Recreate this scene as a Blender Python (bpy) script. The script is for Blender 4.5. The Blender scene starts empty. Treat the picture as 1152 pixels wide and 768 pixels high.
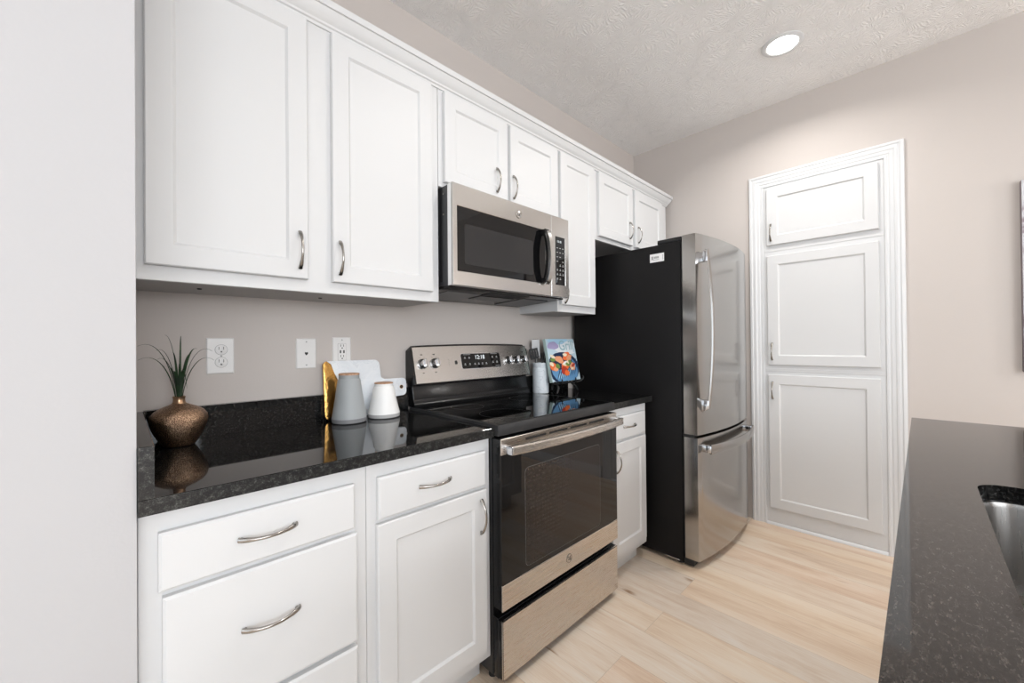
import bpy, bmesh, math, random
from mathutils import Vector, Matrix
S = bpy.context.scene
COL = S.collection
PI = math.pi
random.seed(7)

# ------------------------------------------------------------------ camera, world, lights, exposure
S.view_settings.view_transform = 'Standard'
S.view_settings.look = 'None'
S.view_settings.gamma = 1
S.view_settings.use_curve_mapping = False
S.view_settings.exposure = 0.36
S.cycles.max_bounces = 10
S.cycles.diffuse_bounces = 6
S.cycles.glossy_bounces = 6
S.cycles.sample_clamp_indirect = 6

cam = bpy.data.cameras.new('camera')
cam.sensor_width = 36
cam.lens = 449.56 / 1152 * 36
cam.clip_start = 0.02
co = bpy.data.objects.new('camera', cam)
COL.objects.link(co)
S.camera = co
yaw, pit, rol = math.radians(44.3106), math.radians(0.3141), math.radians(-0.5322)
F = Vector((math.sin(yaw) * math.cos(pit), math.cos(yaw) * math.cos(pit), math.sin(pit)))
R = Vector((math.cos(yaw), -math.sin(yaw), 0))
U = R.cross(F)
R2 = R * math.cos(rol) + U * math.sin(rol)
U2 = -R * math.sin(rol) + U * math.cos(rol)
co.matrix_world = Matrix(((R2.x, U2.x, -F.x, -0.0198), (R2.y, U2.y, -F.y, -1.6928), (R2.z, U2.z, -F.z, 1.2115), (0, 0, 0, 1)))

W = bpy.data.worlds.new('World')
S.world = W
W.use_nodes = True
bg = W.node_tree.nodes['Background']
bg.inputs[0].default_value = (0.80, 0.90, 1.0, 1)
bg.inputs[1].default_value = 1.2

def area(name, loc, rot, sx, sy, power, color):
    l = bpy.data.lights.new(name, 'AREA')
    l.shape = 'RECTANGLE'; l.size = sx; l.size_y = sy
    l.energy = power; l.color = color
    o = bpy.data.objects.new(name, l)
    o.location = loc; o.rotation_euler = rot
    COL.objects.link(o)
    return o

XR = 3.0726      # right wall
YB = -0.015      # back wall
ZC = 2.78        # ceiling
YF = -5.0        # wall behind the camera, with a made-up window
XL = -3.2        # far left wall, with a made-up patio door
# added fill lights in made-up openings behind the camera and at the left
area('fill_light_front', (-1.10, YF + 0.02, 1.70), (PI / 2, 0, 0), 3.6, 1.7, 84, (0.90, 0.95, 1.0))
area('fill_light_patio', (XL + 0.02, -2.15, 1.15), (PI / 2, 0, -PI / 2), 2.6, 2.1, 12, (0.90, 0.95, 1.0))
LAMP_POWER = 7.2
FILL_PENDANT_POWER = 200.0

# ------------------------------------------------------------------ materials
def mat(name, col=(.8, .8, .8), rough=.5, metal=0.0, coat=0.0, spec=.5):
    m = bpy.data.materials.new(name)
    m.use_nodes = True
    b = m.node_tree.nodes['Principled BSDF']
    b.inputs['Base Color'].default_value = (*col, 1)
    b.inputs['Roughness'].default_value = rough
    b.inputs['Metallic'].default_value = metal
    b.inputs['Coat Weight'].default_value = coat
    b.inputs['Specular IOR Level'].default_value = spec
    return m
def nd(m, t, **kw):
    n = m.node_tree.nodes.new(t)
    for k, v in kw.items():
        if k.startswith('i_'):
            n.inputs[k[2:].replace('_', ' ')].default_value = v
        else:
            setattr(n, k, v)
    return n
def ln(m, a, b): m.node_tree.links.new(a, b)
def bsdf(m): return m.node_tree.nodes['Principled BSDF']
def coords(m, scale=(1, 1, 1), kind='Object'):
    t = nd(m, 'ShaderNodeTexCoord'); mp = nd(m, 'ShaderNodeMapping')
    mp.inputs['Scale'].default_value = scale
    ln(m, t.outputs[kind], mp.inputs['Vector'])
    return mp.outputs[0]
def bump(m, h, strength=.1, dist=.01):
    b = nd(m, 'ShaderNodeBump')
    b.inputs['Strength'].default_value = strength; b.inputs['Distance'].default_value = dist
    ln(m, h, b.inputs['Height']); ln(m, b.outputs[0], bsdf(m).inputs['Normal'])
def ramp(m, fac, stops):
    r = nd(m, 'ShaderNodeValToRGB')
    e = r.color_ramp.elements
    while len(e) < len(stops): e.new(.5)
    for i, (p, c) in enumerate(stops):
        e[i].position = p; e[i].color = (*c, 1)
    ln(m, fac, r.inputs[0])
    return r.outputs[0]
def noise(m, vec, scale, detail=2, rough=.5, dist=0):
    n = nd(m, 'ShaderNodeTexNoise')
    n.inputs['Scale'].default_value = scale; n.inputs['Detail'].default_value = detail
    n.inputs['Roughness'].default_value = rough; n.inputs['Distortion'].default_value = dist
    ln(m, vec, n.inputs['Vector'])
    return n.outputs[0]
def mth(m, op, a, b=None, c=None):
    n = nd(m, 'ShaderNodeMath', operation=op)
    for i, v in enumerate((a, b, c)):
        if v is None: continue
        if isinstance(v, (int, float)): n.inputs[i].default_value = v
        else: ln(m, v, n.inputs[i])
    return n.outputs[0]

M = {}
def wall_mat(name, col):
    m = mat(name, col, .75, spec=.25)
    bump(m, noise(m, coords(m), 140, 3), .06, .004)
    return m
M['wall'] = wall_mat('greige_wall_paint', (.57, .525, .495))
M['wall_near'] = wall_mat('pale_wall_paint', (.52, .518, .53))
# ceiling with a crow's-foot brush texture
m = M['ceiling'] = mat('stomped_ceiling', (.90, .895, .89), .85, spec=.2)
v = coords(m, (7.5, 7.5, 0.001))
wn = nd(m, 'ShaderNodeTexNoise'); wn.inputs['Scale'].default_value = 1.6; ln(m, v, wn.inputs['Vector'])
wa = nd(m, 'ShaderNodeVectorMath', operation='MULTIPLY_ADD'); ln(m, wn.outputs['Color'], wa.inputs[0]); wa.inputs[1].default_value = (.5, .5, 0); ln(m, v, wa.inputs[2])
vo = nd(m, 'ShaderNodeTexVoronoi'); vo.inputs['Scale'].default_value = 1; ln(m, wa.outputs[0], vo.inputs['Vector'])
sb = nd(m, 'ShaderNodeVectorMath', operation='SUBTRACT'); ln(m, wa.outputs[0], sb.inputs[0]); ln(m, vo.outputs['Position'], sb.inputs[1])
sx = nd(m, 'ShaderNodeSeparateXYZ'); ln(m, sb.outputs[0], sx.inputs[0])
ang = mth(m, 'ARCTAN2', sx.outputs[1], sx.outputs[0])
st = mth(m, 'SINE', mth(m, 'ADD', mth(m, 'MULTIPLY', ang, 31.0), mth(m, 'MULTIPLY', noise(m, v, 5, 4, .55), 15.0)))
st = mth(m, 'MULTIPLY', mth(m, 'POWER', mth(m, 'MULTIPLY_ADD', st, .5, .5), 2.2), noise(m, coords(m), 14, 2, .5))
bump(m, mth(m, 'ADD', st, mth(m, 'MULTIPLY', noise(m, coords(m), 60, 2, .5), .5)), .50, .010)
# painted cabinet wood
m = M['cab'] = mat('white_cabinet_paint', (.65, .655, .66), .44, spec=.45)
bump(m, noise(m, coords(m, (30, 30, 3)), 9, 3), .03, .003)
M['trimw'] = mat('white_trim_paint', (.69, .70, .71), .35)
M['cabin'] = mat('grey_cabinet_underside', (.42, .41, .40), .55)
M['nickel'] = mat('brushed_nickel', (.38, .36, .335), .2, 1)
M['chrome'] = mat('polished_chrome', (.66, .67, .69), .10, 1)
# granite
def granite(name, rough, lo, hi, refl=.5, ps=(.44, .56, .66, .8)):
    m = mat(name, (.01, .01, .01), rough, spec=refl)
    v = coords(m)
    n1 = noise(m, v, 130, 4, .65)
    n2 = noise(m, v, 420, 2, .6)
    vo = nd(m, 'ShaderNodeTexVoronoi'); vo.inputs['Scale'].default_value = 260; ln(m, v, vo.inputs['Vector'])
    f = mth(m, 'MULTIPLY', mth(m, 'ADD', n1, mth(m, 'MULTIPLY', n2, .55)), .66)
    c = ramp(m, f, [(ps[0], lo), (ps[1], tuple((a + b) / 3.2 for a, b in zip(lo, hi))), (ps[2], hi), (ps[3], tuple(x * 1.6 for x in hi))])
    ln(m, c, bsdf(m).inputs['Base Color'])
    return m
M['granite'] = granite('black_granite', .035, (.002, .002, .0024), (.040, .040, .038), .42, (.46, .57, .64, .74))
M['granite_edge'] = granite('honed_granite_edge', .30, (.003, .003, .0035), (.085, .085, .08), .5, (.47, .57, .65, .74))
# island slab: coarse brownish flecks
m = M['granite_island'] = mat('dark_flecked_granite', (.02, .018, .017), .05, spec=.38)
v = coords(m, (1, 2.2, 1))
f1 = noise(m, v, 85, 5, .72, .2)
f2 = noise(m, v, 300, 3, .6)
f = mth(m, 'MULTIPLY_ADD', f1, .6, mth(m, 'MULTIPLY', f2, .4))
ln(m, ramp(m, f, [(.36, (.006, .0052, .0048)), (.50, (.022, .0185, .0165)), (.57, (.040, .034, .030)), (.63, (.075, .067, .062)), (.72, (.15, .14, .13))]), bsdf(m).inputs['Base Color'])
# stainless
def steel(name, col, rough, stretch, b=.05):
    m = mat(name, col, rough, 1)
    n = noise(m, coords(m, stretch), 6, 4, .6)
    r = nd(m, 'ShaderNodeMapRange'); ln(m, n, r.inputs[0])
    r.inputs['To Min'].default_value = rough - .04; r.inputs['To Max'].default_value = rough + .05
    ln(m, r.outputs[0], bsdf(m).inputs['Roughness'])
    bump(m, n, b, .002)
    return m
M['steel'] = steel('brushed_steel', (.60, .585, .565), .24, (1.5, 60, 120))
M['steel_v'] = steel('brushed_steel_fridge', (.43, .413, .395), .165, (90, 90, 1.2), .02)
M['steel_refl'] = steel('brushed_steel_floor_tint', (.63, .585, .54), .27, (1.5, 60, 120))  # warm cast reflected from the floor is put into the steel colour
M['steel_sink'] = steel('sink_steel', (.27, .255, .24), .28, (60, 60, 2))
M['blk'] = mat('black_enamel', (.007, .007, .0075), .22, spec=.4)
M['blkm'] = mat('matte_black', (.015, .015, .016), .55)
M['glass'] = mat('black_glass', (.004, .004, .0045), .03, spec=.42)
M['cook'] = mat('black_cooktop_glass', (.003, .003, .003), .025, spec=.42)
M['char'] = mat('charcoal_metal', (.028, .028, .029), .4, .2)
M['mwside'] = mat('dark_grey_sheet_metal', (.07, .072, .075), .38, .5)
m = M['fcase'] = mat('textured_black_case', (.006, .0056, .006), .5, spec=.22)
bump(m, noise(m, coords(m), 420, 2), .10, .002)
m = M['ovenwin'] = mat('oven_window_glass', (.03, .026, .024), .05, spec=.42)
v = coords(m)
vo = nd(m, 'ShaderNodeTexVoronoi'); vo.inputs['Scale'].default_value = 62; vo.inputs['Randomness'].default_value = 0; ln(m, v, vo.inputs['Vector'])
ln(m, ramp(m, vo.outputs['Distance'], [(.0, (.034, .024, .020)), (.30, (.028, .020, .017)), (.5, (.012, .0095, .009))]), bsdf(m).inputs['Base Color'])
M['ovenrim'] = mat('oven_window_rim', (.13, .13, .13), .3)
M['mwin'] = mat('microwave_mesh_window', (.020, .020, .021), .09, spec=.4)
M['ink'] = mat('dark_print', (.03, .03, .03), .5)
M['greyink'] = mat('grey_print', (.38, .38, .38), .5)
M['label'] = mat('white_label', (.82, .82, .82), .5)
M['plate'] = mat('white_plastic', (.78, .77, .76), .35)
M['plate_dk'] = mat('plastic_slot', (.02, .02, .02), .5)
M['hole'] = mat('dark_hole', (.01, .01, .01), .7)
def emit(name, col, s):
    m = mat(name, (.02, .02, .02))
    b = bsdf(m); b.inputs['Emission Color'].default_value = (*col, 1); b.inputs['Emission Strength'].default_value = s
    return m
M['digits'] = emit('lit_digits', (.9, .97, 1), .9)
M['lens'] = emit('lamp_lens', (1, .97, .93), 6)
M['globe'] = emit('fill_pendant_globe', (1, .97, .93), 3)  # glow of the added fill pendants
# floor planks
m = M['floor'] = mat('pale_oak_planks', (.6, .5, .4), .42)
tc = nd(m, 'ShaderNodeTexCoord'); mp = nd(m, 'ShaderNodeMapping'); mp.inputs['Rotation'].default_value = (0, 0, PI / 2)
mp.inputs['Location'].default_value = (.35, .06, 0)
ln(m, tc.outputs['Object'], mp.inputs[0])
br = nd(m, 'ShaderNodeTexBrick', offset=.37, offset_frequency=2)
br.inputs['Scale'].default_value = 1; br.inputs['Brick Width'].default_value = 1.22; br.inputs['Row Height'].default_value = .178
br.inputs['Mortar Size'].default_value = .0009; br.inputs['Mortar Smooth'].default_value = .3
br.inputs['Color1'].default_value = (0, 0, 0, 1); br.inputs['Color2'].default_value = (1, 1, 1, 1); br.inputs['Mortar'].default_value = (.5, .5, .5, 1)
ln(m, mp.outputs[0], br.inputs['Vector'])
va = nd(m, 'ShaderNodeVectorMath', operation='MULTIPLY_ADD'); ln(m, br.outputs['Color'], va.inputs[0]); va.inputs[1].default_value = (7.3, 5.1, 3); ln(m, mp.outputs[0], va.inputs[2])
vm = nd(m, 'ShaderNodeVectorMath', operation='MULTIPLY'); ln(m, va.outputs[0], vm.inputs[0]); vm.inputs[1].default_value = (.9, 5.5, 1)
g1 = noise(m, vm.outputs[0], 1.6, 5, .6, .8)
vm2 = nd(m, 'ShaderNodeVectorMath', operation='MULTIPLY'); ln(m, va.outputs[0], vm2.inputs[0]); vm2.inputs[1].default_value = (3, 80, 1)
g2 = noise(m, vm2.outputs[0], 2.2, 4, .6)
gf = mth(m, 'MULTIPLY_ADD', g1, .66, mth(m, 'MULTIPLY', g2, .34))
base = ramp(m, gf, [(.28, (.47, .345, .25)), (.40, (.66, .52, .40)), (.50, (.74, .625, .51)), (.62, (.78, .70, .61))])
mx = nd(m, 'ShaderNodeMix', data_type='RGBA', blend_type='MULTIPLY'); mx.inputs[0].default_value = 1
ln(m, base, mx.inputs[6])
ln(m, ramp(m, br.outputs['Color'], [(0, (.90, .92, .96)), (.35, (1, 1, 1)), (.7, (1, .95, .88)), (1, (1.0, .93, .90))]), mx.inputs[7])
# knots
vk = nd(m, 'ShaderNodeVectorMath', operation='MULTIPLY'); ln(m, va.outputs[0], vk.inputs[0]); vk.inputs[1].default_value = (1.5, 4.5, 1)
kv = nd(m, 'ShaderNodeTexVoronoi'); kv.inputs['Scale'].default_value = 1.5; ln(m, vk.outputs[0], kv.inputs['Vector'])
kk = ramp(m, mth(m, 'ADD', kv.outputs['Distance'], mth(m, 'MULTIPLY_ADD', g2, .16, -.08)), [(.0, (.30, .20, .13)), (.045, (.62, .5, .4)), (.10, (1, 1, 1))])
mk = nd(m, 'ShaderNodeMix', data_type='RGBA', blend_type='MULTIPLY'); mk.inputs[0].default_value = 1
ln(m, mx.outputs[2], mk.inputs[6]); ln(m, kk, mk.inputs[7])
ms = nd(m, 'ShaderNodeMix', data_type='RGBA'); ln(m, mth(m, 'MULTIPLY', br.outputs['Fac'], .55), ms.inputs[0]); ln(m, mk.outputs[2], ms.inputs[6]); ms.inputs[7].default_value = (.36, .28, .21, 1)
ln(m, ms.outputs[2], bsdf(m).inputs['Base Color'])
bump(m, gf, .05, .003)
# decor
m = M['bronze'] = mat('hammered_bronze', (.30, .19, .10), .30, 1)
v = coords(m)
vo = nd(m, 'ShaderNodeTexVoronoi'); vo.inputs['Scale'].default_value = 380; ln(m, v, vo.inputs['Vector'])
ln(m, ramp(m, vo.outputs['Distance'], [(.0, (.05, .03, .02)), (.28, (.10, .06, .04)), (.44, (.38, .24, .15)), (.8, (.58, .39, .26))]), bsdf(m).inputs['Base Color'])
bump(m, vo.outputs['Distance'], .5, .003)
M['bronzes'] = mat('smooth_bronze', (.46, .29, .18), .28, 1)
m = M['leaf'] = mat('dark_green_blade', (.012, .035, .012), .42)
ln(m, ramp(m, noise(m, coords(m), 22, 2), [(.35, (.008, .022, .009)), (.6, (.02, .055, .018)), (.8, (.10, .15, .05))]), bsdf(m).inputs['Base Color'])
M['greyglaze'] = mat('grey_stoneware', (.34, .36, .37), .5)
m = M['whiteglaze'] = mat('white_stoneware', (.84, .84, .83), .42)
M['greybase'] = mat('raw_grey_stoneware', (.20, .20, .21), .6)
M['palebase'] = mat('raw_pale_stoneware', (.42, .42, .42), .6)
m = M['cork'] = mat('cork', (.52, .31, .19), .7)
ln(m, ramp(m, noise(m, coords(m), 160, 3), [(.35, (.40, .22, .13)), (.65, (.60, .38, .25))]), bsdf(m).inputs['Base Color'])
m = M['marble'] = mat('white_marble', (.74, .77, .80), .16)
v = coords(m)
ln(m, ramp(m, noise(m, v, 9, 6, .6, 1.5), [(.30, (.76, .80, .84)), (.5, (.84, .87, .90)), (.52, (.74, .78, .82)), (.55, (.85, .88, .91))]), bsdf(m).inputs['Base Color'])
m = M['gold'] = mat('gold_leaf', (.52, .29, .085), .2, 1)
bump(m, noise(m, coords(m), 90, 3, .6), .5, .004)
m = M['crock'] = mat('veined_white_ceramic', (.72, .75, .78), .25)
ln(m, ramp(m, noise(m, coords(m), 7, 4, .55, 2.5), [(.3, (.74, .78, .82)), (.495, (.72, .77, .81)), (.505, (.42, .47, .52)), (.515, (.73, .78, .82)), (.7, (.66, .72, .77))]), bsdf(m).inputs['Base Color'])
M['blkplastic'] = mat('black_nylon', (.012, .012, .013), .3)
M['clear'] = mat('clear_acrylic', (.40, .385, .37), .15)
M['paper'] = mat('book_pages', (.75, .73, .70), .7)
for n_, c_ in dict(bk_cover=(.52, .66, .74), bk_edge=(.40, .52, .50), bk_lilac=(.40, .36, .58), bk_white=(.80, .84, .87), bk_navy=(.018, .035, .08), bk_blue=(.13, .30, .52),
                   bk_orange=(.80, .17, .05), bk_salmon=(.80, .36, .20), bk_cream=(.82, .72, .55), bk_green=(.16, .26, .06), bk_sky=(.40, .63, .80), bk_red=(.45, .05, .03), bk_teal=(.30, .50, .56)).items():
    M[n_] = mat(n_, c_, .3)
m = M['canvas'] = mat('painted_canvas', (.4, .35, .38), .7)
v = coords(m, (1, 1.2, 3.2))
ln(m, ramp(m, noise(m, v, 1.1, 4, .55, 1.2), [(.36, (.20, .16, .18)), (.45, (.33, .28, .31)), (.50, (.56, .57, .60)), (.62, (.66, .67, .69)), (.72, (.30, .25, .28))]), bsdf(m).inputs['Base Color'])
M['canvas_edge'] = mat('painted_canvas_edge', (.19, .155, .17), .7)
M['frost'] = mat('window_frame_white', (.8, .8, .8), .4)

# ------------------------------------------------------------------ builders
BASE = {}
class MB:
    def __init__(s):
        s.bm = bmesh.new(); s.mats = []; s.cur = 0
    def use(s, key):
        m = M[key]
        if m not in s.mats: s.mats.append(m)
        s.cur = s.mats.index(m); return s
    def face(s, vs, smooth=False):
        try:
            f = s.bm.faces.new(vs); f.material_index = s.cur; return f
        except ValueError:
            return None
    def box(s, x0, x1, y0, y1, z0, z1, bev=0.0, seg=2):
        vs = [s.bm.verts.new((x, y, z)) for x in (x0, x1) for y in (y0, y1) for z in (z0, z1)]
        q = [(0, 1, 3, 2), (4, 6, 7, 5), (0, 4, 5, 1), (2, 3, 7, 6), (0, 2, 6, 4), (1, 5, 7, 3)]
        fs = [s.face([vs[i] for i in f]) for f in q]
        if bev:
            es = list({e for f in fs for e in f.edges})
            bmesh.ops.bevel(s.bm, geom=es, offset=bev, segments=seg, affect='EDGES', profile=.5)
        return s
    def hexa(s, pts, bev=0.0, seg=2):          # 8 corners: bottom 4 (ccw), top 4
        vs = [s.bm.verts.new(p) for p in pts]
        q = [(3, 2, 1, 0), (4, 5, 6, 7), (0, 1, 5, 4), (1, 2, 6, 5), (2, 3, 7, 6), (3, 0, 4, 7)]
        fs = [s.face([vs[i] for i in f]) for f in q]
        if bev:
            bmesh.ops.bevel(s.bm, geom=list({e for f in fs for e in f.edges}), offset=bev, segments=seg, affect='EDGES', profile=.5)
        return s
    def rings(s, rings, cap0=True, cap1=True, close=False):
        vr = [[s.bm.verts.new(p) for p in r] for r in rings]
        n = len(vr[0])
        pairs = list(zip(vr, vr[1:])) + ([(vr[-1], vr[0])] if close else [])
        for a, b in pairs:
            for i in range(n):
                s.face([a[i], a[(i + 1) % n], b[(i + 1) % n], b[i]])
        if not close:
            if cap0: s.face(vr[0][::-1])
            if cap1: s.face(vr[-1])
        return s
    def strip(s, rows):                        # open grid
        vr = [[s.bm.verts.new(p) for p in r] for r in rows]
        for a, b in zip(vr, vr[1:]):
            for i in range(len(a) - 1):
                s.face([a[i], a[i + 1], b[i + 1], b[i]])
        return s
    def panel(s, P, Ud, Vd, N, w, h, loops):   # loops of (inset, depth along N)
        P, Ud, Vd, N = map(Vector, (P, Ud, Vd, N))
        rs = []
        for i, d in loops:
            rs.append([P + Ud * a + Vd * b + N * d for a, b in ((i, i), (w - i, i), (w - i, h - i), (i, h - i))])
        return s.rings(rs)
    def lathe(s, prof, c, seg=48, ang=None, A=None):
        c = Vector(c)
        A = A or Matrix.Identity(3)
        rs = []
        for r, z in prof:
            rs.append([c + A @ Vector((r * math.cos(2 * PI * k / seg), r * math.sin(2 * PI * k / seg), z)) for k in range(seg)])
        return s.rings(rs)
    def tube(s, pts, rad, seg=10, up=None, flat=1.0):
        pts = [Vector(p) for p in pts]
        if not isinstance(rad, (list, tuple)): rad = [rad] * len(pts)
        rs = []
        prev = Vector(up) if up else None
        for i, p in enumerate(pts):
            t = (pts[min(i + 1, len(pts) - 1)] - pts[max(i - 1, 0)]).normalized()
            if prev is None: prev = t.orthogonal()
            a = (prev - t * prev.dot(t))
            if a.length < 1e-6: a = t.orthogonal()
            a.normalize(); b = t.cross(a); prev = a
            rs.append([p + (a * math.cos(2 * PI * k / seg) + b * math.sin(2 * PI * k / seg) * flat) * rad[i] for k in range(seg)])
        return s.rings(rs)
    def prism(s, poly, O, Ud, Vd, N, d, bev=0.0, seg=2):   # polygon in (u,v), extruded along N from 0 to d
        O, Ud, Vd, N = map(Vector, (O, Ud, Vd, N))
        a = [s.bm.verts.new(O + Ud * u + Vd * v) for u, v in poly]
        b = [s.bm.verts.new(O + Ud * u + Vd * v + N * d) for u, v in poly]
        f0 = s.face(a[::-1]); f1 = s.face(b)
        fs = [f0, f1]
        n = len(a)
        for i in range(n): fs.append(s.face([a[i], a[(i + 1) % n], b[(i + 1) % n], b[i]]))
        if bev:
            es = list({e for f in (f0, f1) for e in f.edges})
            bmesh.ops.bevel(s.bm, geom=es, offset=bev, segments=seg, affect='EDGES', profile=.5)
        return s
    def text(s, body, O, Ud, Vd, size, align='CENTER', depth=.0004, spacing=1.0):
        O, Ud, Vd = map(Vector, (O, Ud, Vd)); N = Ud.cross(Vd)
        c = bpy.data.curves.new('t', 'FONT'); c.body = body; c.size = size; c.align_x = align; c.align_y = 'CENTER'; c.extrude = depth; c.space_character = spacing
        o = bpy.data.objects.new('t', c); COL.objects.link(o)
        bpy.context.view_layer.update()
        me = bpy.data.meshes.new_from_object(o.evaluated_get(bpy.context.evaluated_depsgraph_get()))
        bpy.data.objects.remove(o); bpy.data.curves.remove(c)
        vs = [s.bm.verts.new(O + Ud * v.co.x + Vd * v.co.y + N * v.co.z) for v in me.vertices]
        for p in me.polygons: s.face([vs[i] for i in p.vertices])
        bpy.data.meshes.remove(me)
        return s
    def build(s, name, parent=None, loc=None, smooth=35, label=None, normals=True):
        if normals: bmesh.ops.recalc_face_normals(s.bm, faces=s.bm.faces[:])
        me = bpy.data.meshes.new(name)
        off = Vector(BASE[parent.as_pointer()]) if parent else Vector(loc or (0, 0, 0))
        for v in s.bm.verts: v.co -= off
        for f in s.bm.faces: f.smooth = True
        s.bm.to_mesh(me); s.bm.free()
        for m_ in s.mats: me.materials.append(m_)
        me.set_sharp_from_angle(angle=math.radians(smooth))
        o = bpy.data.objects.new(name, me); COL.objects.link(o)
        if parent: o.parent = parent
        else: o.location = off
        BASE[o.as_pointer()] = off
        if label: o['label'] = label
        return o
def thing(name, label, cat, loc, group=None):
    o = bpy.data.objects.new(name, None); o.empty_display_size = .05
    COL.objects.link(o); o.location = loc
    BASE[o.as_pointer()] = Vector(loc)
    o['label'] = label; o['category'] = cat
    if group: o['group'] = group
    return o
def tag(o, label, cat, group=None):
    o['label'] = label; o['category'] = cat
    if group: o['group'] = group
    return o
def struct(mb, name, loc=None):
    o = mb.build(name, loc=loc); o['kind'] = 'structure'; return o
def rrect(w, h, r, n=5):
    out = []
    for cx_, cy_, a0 in ((w - r, h - r, 0), (r, h - r, PI / 2), (r, r, PI), (w - r, r, 1.5 * PI)):
        for i in range(n + 1):
            a = a0 + i / n * PI / 2
            out.append((cx_ + r * math.cos(a), cy_ + r * math.sin(a)))
    return out
X, Y, Z = Vector((1, 0, 0)), Vector((0, 1, 0)), Vector((0, 0, 1))

def pull(parent, c, axis, N, L=.112, rise=.026, name='handle'):
    """arched bar pull: flattened flared feet, slim middle"""
    c, axis, N = Vector(c), Vector(axis), Vector(N)
    side = axis.cross(N)
    n = 22
    rs = []
    for i in range(n + 1):
        t = i / n
        u = (t - .5) * L
        h = .0035 + rise * math.sin(PI * t) ** .75
        k = abs(2 * t - 1)
        w = .0039 + .0026 * k ** 4 + .0010 * math.exp(-((k - .75) / .15) ** 2)
        th = .0033 + .0006 * k
        d = rise * .75 * math.cos(PI * t) / L * PI if 0 < t < 1 else 0
        if i == 0: d = 1.2
        if i == n: d = -1.2
        tn = (axis + N * max(-1.2, min(1.2, d))).normalized()
        nn = side.cross(tn).normalized()
        if nn.dot(N) < 0: nn = -nn
        rs.append([c + axis * u + N * h + side * w * math.cos(a) + nn * th * math.sin(a) for a in [2 * PI * j / 12 for j in range(12)]])
    b = MB().use('nickel').rings(rs)
    for e in (-1, 1):          # little posts into the door
        p = c + axis * (e * (L / 2 - .006))
        b.tube([p, p + N * .010], [.0042, .0042], 10)
    return b.build(name, parent)

SH = [(0, 0), (0, .0155), (.003, .019), (.056, .019), (.0585, .0165), (.063, .0120)]     # shaker door, thickness 19 mm
SLAB = [(0, 0), (0, .0145), (.0055, .019)]                                              # slab drawer with a chamfer
def door(parent, P, Ud, N, w, h, prof=SH, name='door'):
    return MB().use('cab').panel(P, Ud, Z, N, w, h, prof).build(name, parent, smooth=20)

# ------------------------------------------------------------------ setting
struct(MB().use('floor').box(XL, XR, YF, 0, -.05, 0), 'floor')
struct(MB().use('ceiling').box(XL, XR, YF, 0, ZC, ZC + .05), 'ceiling')
struct(MB().use('wall').box(0, XR + .1, YB, .10, 0, ZC), 'wall_back')
struct(MB().use('wall').box(XR, XR + .1, YF, YB, 0, ZC), 'wall_right')
struct(MB().use('wall_near').box(XL, 0, -.630, .10, 0, ZC, .0015, 2), 'wall_left')
# wall behind the camera and far left wall, openings made up for fill lights
def wall_with_hole(name, axis, at, th, a0, a1, h0, h1, z0, z1):
    b = MB().use('wall')
    def bx(p0, p1, q0, q1):
        if axis == 'y': b.box(p0, p1, min(at, at + th), max(at, at + th), q0, q1)
        else: b.box(min(at, at + th), max(at, at + th), p0, p1, q0, q1)
    bx(a0, h0, 0, ZC); bx(h1, a1, 0, ZC); bx(h0, h1, 0, z0); bx(h0, h1, z1, ZC)
    return struct(b, name)
wall_with_hole('wall_front', 'y', YF, -.12, XL, XR + .1, -2.95, .75, .80, 2.60)
wall_with_hole('wall_far_left', 'x', XL, -.12, YF, -.63, -3.50, -.80, .06, 2.24)
def window(name, axis, at, h0, h1, z0, z1, n):
    b = MB().use('frost')
    def bx(p0, p1, q0, q1):
        if axis == 'y': b.box(p0, p1, at - .09, at - .04, q0, q1)
        else: b.box(at - .09, at - .04, p0, p1, q0, q1)
    bx(h0, h1, z0, z0 + .05); bx(h0, h1, z1 - .05, z1)
    for i in range(n + 1):
        p = h0 + (h1 - h0 - .05) * i / n
        bx(p, p + .05, z0 + .05, z1 - .05)
    return struct(b, name)
window('added_window', 'y', YF, -2.95, .75, .80, 2.60, 3)  # unseen window, made up and sized for its fill light
window('added_patio_door', 'x', XL, -3.50, -.80, .06, 2.24, 2)  # unseen patio door, made up to bring light along the floor
struct(MB().use('trimw').box(XR - .014, XR, YF, -1.66, 0, .10, .003), 'baseboard_right')

# ------------------------------------------------------------------ wall cabinets
ZU, ZFT = 1.385, 2.292          # bottom of uppers, top of face frame
YUF = -.3058                    # upper face plane
DU = 'white wall cabinet'
def carcass(parent, x0, x1, y0, y1, z0, z1, under=True):
    b = MB().use('cab').box(x0, x1, y0, y1, z0, z1, .0012, 1)
    return b.build('cabinet_box', parent)
def upper(label, x0, x1, z0, doors):
    t = thing('wall_cabinet', label, 'cabinet', (x0, YB, z0), 'white wall cabinets above the counter')
    # box with a face frame; the bottom panel sits a little higher than the frame
    b = MB().use('cab')
    b.box(x0 + .001, x1 - .001, YUF, YUF + .019, z0, ZFT, .001, 1)
    b.box(x0 + .001, x1 - .001, YUF + .019, YB, z0 + .004, ZFT - .001)
    b.build('cabinet_box', t)
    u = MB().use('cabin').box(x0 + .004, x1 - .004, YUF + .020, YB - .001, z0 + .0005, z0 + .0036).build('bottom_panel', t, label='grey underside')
    for (a, b_, c, d, hx, hz, L) in doors:
        dd = door(t, (a, YUF - .0002, c), X, -Y, b_ - a, d - c)
        pull(dd, (hx, YUF - .0192, hz), Z, -Y, L)
    return t
tA = upper('widest white wall cabinet with two tall doors, at left above the vase', 0.0005, .9159, ZU,
      [(.0215, .4092, 1.4234, 2.2608, .3835, 1.513, .116), (.485, .8776, 1.4234, 2.2608, .508, 1.505, .112)])
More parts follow.
